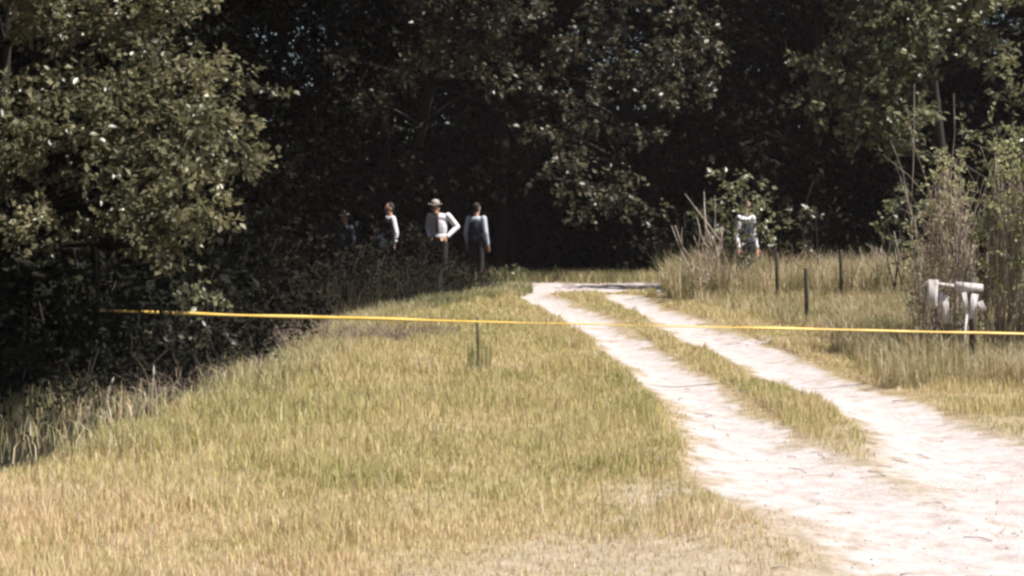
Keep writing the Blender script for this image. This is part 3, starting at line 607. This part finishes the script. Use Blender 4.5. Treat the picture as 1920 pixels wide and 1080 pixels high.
Q = np.concatenate([i + np.array([[0, 2, 6, 4]]), i + np.array([[1, 5, 7, 3]]), i + np.array([[0, 4, 5, 1]]), i + np.array([[2, 3, 7, 6]])])
o = obj('barrier_tape', mesh_np('barrier_tape', V_, [Q], smooth=False), M_tape)
tag(o, 'long yellow barrier tape stretched across the track and both verges', 'tape')
# sapling it is tied to on the left and the post beyond the right edge
o = empty('sapling', (x0 - .02, 14.52, 0)); mb = MB(); mb.tube([(0, 0, -.05), (.02, 0, .5), (-.03, .02, 1.2), (.03, .05, 2.0)], [.022, .02, .015, .008], 6); mb.build('stem', M_bark, o)
tag(o, 'thin dark sapling holding the left end of the yellow tape', 'sapling')
o = empty('fence_post', (x1 + .02, 14.52, 0)); mb = MB(); mb.tube([(0, 0, -.05), (0, 0, .6), (0, 0, 1.0)], [.04, .038, .035], 8); mb.build('shaft', M_post, o)
tag(o, 'dark post beyond the right edge holding the end of the tape', 'post')

# broken white panel on its post
D0 = 14.9
o = empty('broken_fence_panel', (at(1825, 700, D0)[0], D0, 0)); ox = o.location.x
def lp(px, py, dy=0): p = at(px, py, D0); return np.array([p[0] - ox, dy, p[2]])
def board(name, px, py0, py1, wpx, tilt, dy, mt=M_white):
    a = lp(px, py0, dy); c = lp(px, py1, dy); mb = MB(); H = a[2] - c[2]; W = wpx / 3000 * D0
    rot = [[math.cos(tilt), 0, math.sin(tilt)], [0, 1, 0], [-math.sin(tilt), 0, math.cos(tilt)]]
    mb2 = MB(); k = 7                      # ragged lower end
    top = [(-W / 2 + W * i / (k - 1), H / 2) for i in range(k)]; bot = [(-W / 2 + W * i / (k - 1), -H / 2 + rng.uniform(0, H * .16)) for i in range(k)]
    V = []
    for yy in (-.01, .01):
        V += [(x_, yy, z_) for x_, z_ in top] + [(x_, yy, z_) for x_, z_ in bot]
    V = np.array(V) @ np.array(rot).T + (a + c) / 2
    Q = []
    for i in range(k - 1):
        Q += [[i, i + 1, k + i + 1, k + i], [2 * k + i + 1, 2 * k + i, 3 * k + i, 3 * k + i + 1], [i + 1, i, 2 * k + i, 2 * k + i + 1], [k + i, k + i + 1, 3 * k + i + 1, 3 * k + i]]
    Q += [[0, k, 3 * k, 2 * k], [k - 1, 3 * k - 1, 4 * k - 1, 2 * k - 1]]
    mb2.add(V, Q); return mb2.build(name, mt, o)
mb = MB()
for (xa, ya, xb, yb, hh) in ((1736, 530, 1788, 536, .030), (1791, 536, 1843, 541, .072)):      # a split rail: thin torn half, broad half
    a = lp(xa, ya, 0); c = lp(xb, yb, 0); L = np.linalg.norm(c - a); tl = math.atan2(a[2] - c[2], c[0] - a[0])
    mb.box((a + c) / 2, (L, .016, hh), rot=[[math.cos(tl), 0, math.sin(tl)], [0, 1, 0], [-math.sin(tl), 0, math.cos(tl)]], jit=.004)
mb.build('rail', M_white, o)
board('board', 1747, 524, 580, 19, .05, -.023)
board('board', 1774, 553, 608, 12, -.06, .024)
board('board', 1765, 548, 578, 6, .1, .026)
board('board', 1822, 550, 600, 13, .2, -.023)
board('board', 1808, 548, 585, 9, -.12, -.020)
board('board', 1842, 565, 588, 12, -.4, .024)
mb = MB(); mb.box(lp(1826, 600, .035) * np.array([1, 1, 0]) + np.array([0, 0, .45]), (.06, .05, .95), jit=.004); mb.build('post', M_post, o)
mb = MB(); pw = lp(1806, 630, -.045); mb.box(pw, (.022, .008, .42), rot=[[.995, 0, .09], [0, 1, 0], [-.09, 0, .995]], jit=.006); mb.build('batten', M_white, o)
tag(o, 'broken white board panel with ragged hanging boards on a dark post', 'fence panel')

# ---------------------------------------------------------------- people
M_skin = cloth_mat('skin', (.42, .24, .16), .05); M_skin.node_tree.nodes['Principled BSDF'].inputs['Roughness'].default_value = .55
M_dark = cloth_mat('dark_trousers', (.012, .011, .013)); M_navy = cloth_mat('navy_cloth', (.02, .024, .045)); M_shirt = cloth_mat('white_shirt', (.76, .74, .78), .3); M_pale = cloth_mat('grey_blue_shirt', (.40, .44, .52))
M_hat = cloth_mat('pale_felt', (.34, .31, .28)); M_hair = cloth_mat('dark_hair', (.02, .014, .01)); M_tie = cloth_mat('maroon_tie', (.03, .01, .016)); M_shoe = cloth_mat('black_leather', (.012, .011, .01)); M_paper = cloth_mat('white_paper', (.82, .82, .8), .03)
M_eye = cloth_mat('eye', (.03, .02, .02)); M_lip = cloth_mat('lips', (.3, .12, .1))
def remesh(o, v, sm=3):
    r = o.modifiers.new('join', 'REMESH'); r.mode = 'VOXEL'; r.voxel_size = v; r.use_smooth_shade = True
    s = o.modifiers.new('soften', 'SMOOTH'); s.iterations = sm; s.factor = .5
    return o
def person(label, loc, rz, arms, head=(0, -.03, 0), shirt=M_shirt, sleeve='long', trousers=M_dark, hat=None, tie=False, vest=None, s=1., lean=0., group=None):
    """arms: ((elbow, wrist, finger direction) for -X side, the same for +X side), faces -Y"""
    o = empty('person', loc, rz); o.scale = (s, s, s)
    B = MB(); sh = [np.array((sx * .185, -lean * .9, 1.44)) for sx in (-1, 1)]
    top = np.array((0, -lean, 0))
    B.ell((0, -lean * .5, 1.22), (.155, .1, .26)); B.ell((0, 0, .97), (.155, .105, .13)); B.ell(np.array((0, 0, 1.40)) + top * .9, (.175, .09, .09))
    hc = np.array((0, 0, 1.655)) + top + np.array(head)
    B.capsule(np.array((0, 0, 1.42)) + top, hc + np.array((0, .015, -.06)), .06, .053)
    B.ell(hc + (0, .01, .015), (.074, .092, .105)); B.ell(hc + (0, -.02, -.06), (.052, .06, .06))      # skull, jaw
    B.capsule(hc + (0, -.08, .0), hc + (0, -.102, -.03), .010, .015, 8)                                  # nose
    B.capsule(hc + (-.03, -.076, .022), hc + (.03, -.076, .022), .012, .012, 8)                          # brow
    for sx in (-1, 1): B.ell(hc + (sx * .076, .012, -.008), (.012, .022, .034), 8, 6)
    for k, sx in enumerate((-1, 1)):
        el, wr, fd = [np.array(q, float) for q in arms[k]]
        B.capsule(sh[k], el, .05, .04); B.capsule(el, wr, .04, .026)
        fd /= np.linalg.norm(fd); sd_ = np.cross(fd, (0, 1, 0)); 
        if np.linalg.norm(sd_) < .2: sd_ = np.cross(fd, (0, 0, 1))
        sd_ /= np.linalg.norm(sd_); cu = np.cross(sd_, fd) * -1
        pc = wr + fd * .085
        for q in (-.03, -.01, .01, .03): B.capsule(wr + fd * .01 + sd_ * q * .6, pc + sd_ * q, .017, .014, 8)
        for q, Lf in ((-.033, .062), (-.011, .076), (.011, .082), (.033, .072)):
            f0 = pc + sd_ * q; f1 = f0 + fd * Lf * .55; f2 = f1 + (fd * .8 + cu * .6) * Lf * .5
            B.capsule(f0, f1, .0095, .009, 8); B.capsule(f1, f2, .009, .0075, 8)
        th = wr + fd * .03 + sd_ * .03; B.capsule(th, th + (fd * .5 + sd_ * .75 + cu * .2) * .045, .013, .011, 8); B.capsule(th + (fd * .5 + sd_ * .75 + cu * .2) * .045, th + (fd * .9 + sd_ * .8 + cu * .3) * .072, .011, .009, 8)
    for sx in (-1, 1):
        B.capsule((sx * .09, 0, .93), (sx * .105, -.015, .5), .085, .052); B.capsule((sx * .105, -.015, .5), (sx * .115, .02, .09), .05, .036)
        B.capsule((sx * .115, .04, .045), (sx * .13, -.14, .035), .036, .03)
    remesh(B.build('body', M_skin, o), .0075, 3)
    S = MB(); S.ell((0, -lean * .5, 1.22), (.175, .122, .27)); S.ell((0, 0, 1.02), (.172, .122, .12)); S.ell(np.array((0, 0, 1.40)) + top * .9, (.198, .105, .10))
    for k in (0, 1):
        el, wr, fd = [np.array(q, float) for q in arms[k]]
        if sleeve == 'long': S.capsule(sh[k], el, .068, .056); S.capsule(el, el + (wr - el) * .93, .056, .042)
        else: S.capsule(sh[k], sh[k] + (el - sh[k]) * .85, .07, .064)
    remesh(S.build('shirt', shirt, o), .013, 3)
    if vest:
        Vt = MB(); Vt.ell((0, -lean * .5, 1.23), (.182, .130, .255)); Vt.ell((0, 0, 1.04), (.18, .13, .10)); remesh(Vt.build('vest', vest, o), .015, 2)
    T = MB(); T.ell((0, 0, .95), (.172, .124, .11))
    for sx in (-1, 1): T.capsule((sx * .09, 0, .92), (sx * .105, -.015, .5), .10, .072); T.capsule((sx * .105, -.015, .5), (sx * .115, .02, .10), .072, .062)
    remesh(T.build('trousers', trousers, o), .014, 3)
    Bt = MB(); a_ = np.linspace(0, 2 * np.pi, 25); Bt.tube(np.stack([.172 * np.cos(a_), .124 * np.sin(a_), np.full(25, 1.0)], -1), .016, 6, cap=False); Bt.build('belt', M_shoe, o)
    for sx in (-1, 1):
        H = MB(); H.capsule((sx * .115, .05, .05), (sx * .13, -.15, .038), .046, .04); H.box((sx * .122, -.05, .012), (.085, .27, .024)); remesh(H.build('shoe', M_shoe, o), .012, 2)
        E = MB(); E.ell(hc + (sx * .03, -.083, .004), (.011, .006, .007), 8, 6); E.build('eye', M_eye, o)
    E = MB(); E.ell(hc + (0, -.083, -.058), (.02, .006, .006), 8, 6); E.build('mouth', M_lip, o)
    Hh = MB(); Hh.ell(hc + (0, .03, .035), (.082, .088, .098)); Hh.ell(hc + (0, .05, -.03), (.07, .055, .06)); remesh(Hh.build('hair', M_hair, o), .012, 2)
    if hat:
        Ht = MB(); c0 = hc + (0, 0, .075); Ht.ell(c0 + (0, .005, .045), (.09, .105, .07)); remesh(Ht.build('hat', hat, o), .01, 2)
        W = MB(); ri = 28; aa = np.arange(ri) * 2 * np.pi / ri; rr = [(.07, .01), (.10, .004), (.138, .0)]; Vh = []
        for z_ in (.0, -.008):
            for r0, zz in rr: Vh.append(np.stack([c0[0] + r0 * np.cos(aa), c0[1] + (r0 * 1.15) * np.sin(aa), c0[2] + zz + z_ + (r0 > .1) * .03 * np.cos(aa) ** 2], -1))
        Vh = np.concatenate(Vh); Q = []
        for g in range(2):
            for h_ in range(2):
                for i in range(ri): j = (i + 1) % ri; b0 = (g * 3 + h_) * ri; q = [b0 + i, b0 + j, b0 + ri + j, b0 + ri + i]; Q.append(q if g == 0 else q[::-1])
        for i in range(ri): j = (i + 1) % ri; Q.append([2 * ri + i, 2 * ri + j, 5 * ri + j, 5 * ri + i])
        W.add(Vh, Q); W.build('hat_brim', hat, o)
    if tie:
        Tm = MB(); Tm.tube([(0, -.105 - lean * .9, 1.45), (0, -.125 - lean * .7, 1.32), (.005, -.13 - lean * .4, 1.18), (.008, -.13, 1.08)], [.02, .028, .036, .012], 8); Tm.build('tie', M_tie, o)
    tag(o, label, 'person', group)
    return o
hang = lambda sx: ((sx * .25, .03, 1.14), (sx * .25, -.06, .88), (0, -.2, -1))
def gx(px, d): return (px - 960) / 3000 * d
person('man in pale hat, white shirt and dark tie, hands on hips by the wood', (gx(823, 31), 31, 0), R(-12),
       (((-.26, .14, 1.20), (-.18, -.07, 1.02), (.5, -.6, -.4)), ((.35, .10, 1.22), (.19, -.10, 1.02), (-.6, -.5, -.3))), head=(-.05, -.10, -.07), hat=M_hat, tie=True, s=.97)
person('person in grey-blue shirt and dark vest turned away, right of the man in the hat', (gx(893, 31.6), 31.6, 0), R(150), (hang(-1), hang(1)), shirt=M_pale, vest=M_navy, s=.93, sleeve='long')
person('person in white shirt seen from the side holding a small white paper', (gx(732, 31.6), 31.6, 0), R(-70),
       (((-.24, .02, 1.14), (-.2, -.24, 1.02), (.2, -1, -.1)), ((.25, .06, 1.13), (.24, .02, .87), (0, -.1, -1))), vest=M_navy, s=.93)
pp = np.array([gx(719, 31.6), 31.5, 1.6 - (457 - 385) / 3000 * 31.6])
mb = MB(); mb.box((0, 0, 0), (.13, .015, .19), rot=[[.9, .1, .43], [-.1, 1, 0], [-.43, 0, .9]], jit=.004)
o = mb.build('paper', M_paper); o.location = pp; tag(o, 'small white paper held low by the person seen from the side', 'paper')
person('person in dark clothes and pale cap, leftmost and deepest in the shade', (gx(648, 36.6), 36.6, float(hgt(gx(648, 36.6), 36.6))), R(-40), (hang(-1), hang(1)), shirt=M_navy, hat=M_hat, s=.97)
person('person in white shirt and dark vest standing half hidden by the leafy bush', (gx(1398, 28.4), 28.4, 0), R(40), (hang(-1), hang(1)), shirt=M_shirt, vest=M_navy, s=.95)

# ---------------------------------------------------------------- thin warm volume added to lift the blacks like faded film
hz = MB(); hz.box((0, 26, 6.5), (64, 62, 16)); M_lift = bpy.data.materials.new('black_lift'); M_lift.use_nodes = True
n = M_lift.node_tree.nodes; n.clear(); pv = n.new('ShaderNodeVolumePrincipled'); pv.inputs['Density'].default_value = .00028; pv.inputs['Color'].default_value = (.9, .80, .80, 1)
ou = n.new('ShaderNodeOutputMaterial'); M_lift.node_tree.links.new(pv.outputs[0], ou.inputs['Volume'])
tag(hz.build('lift_haze', M_lift), 'faint warm volume added to lift the dark tones of the wood', 'lift_haze', kind='stuff')
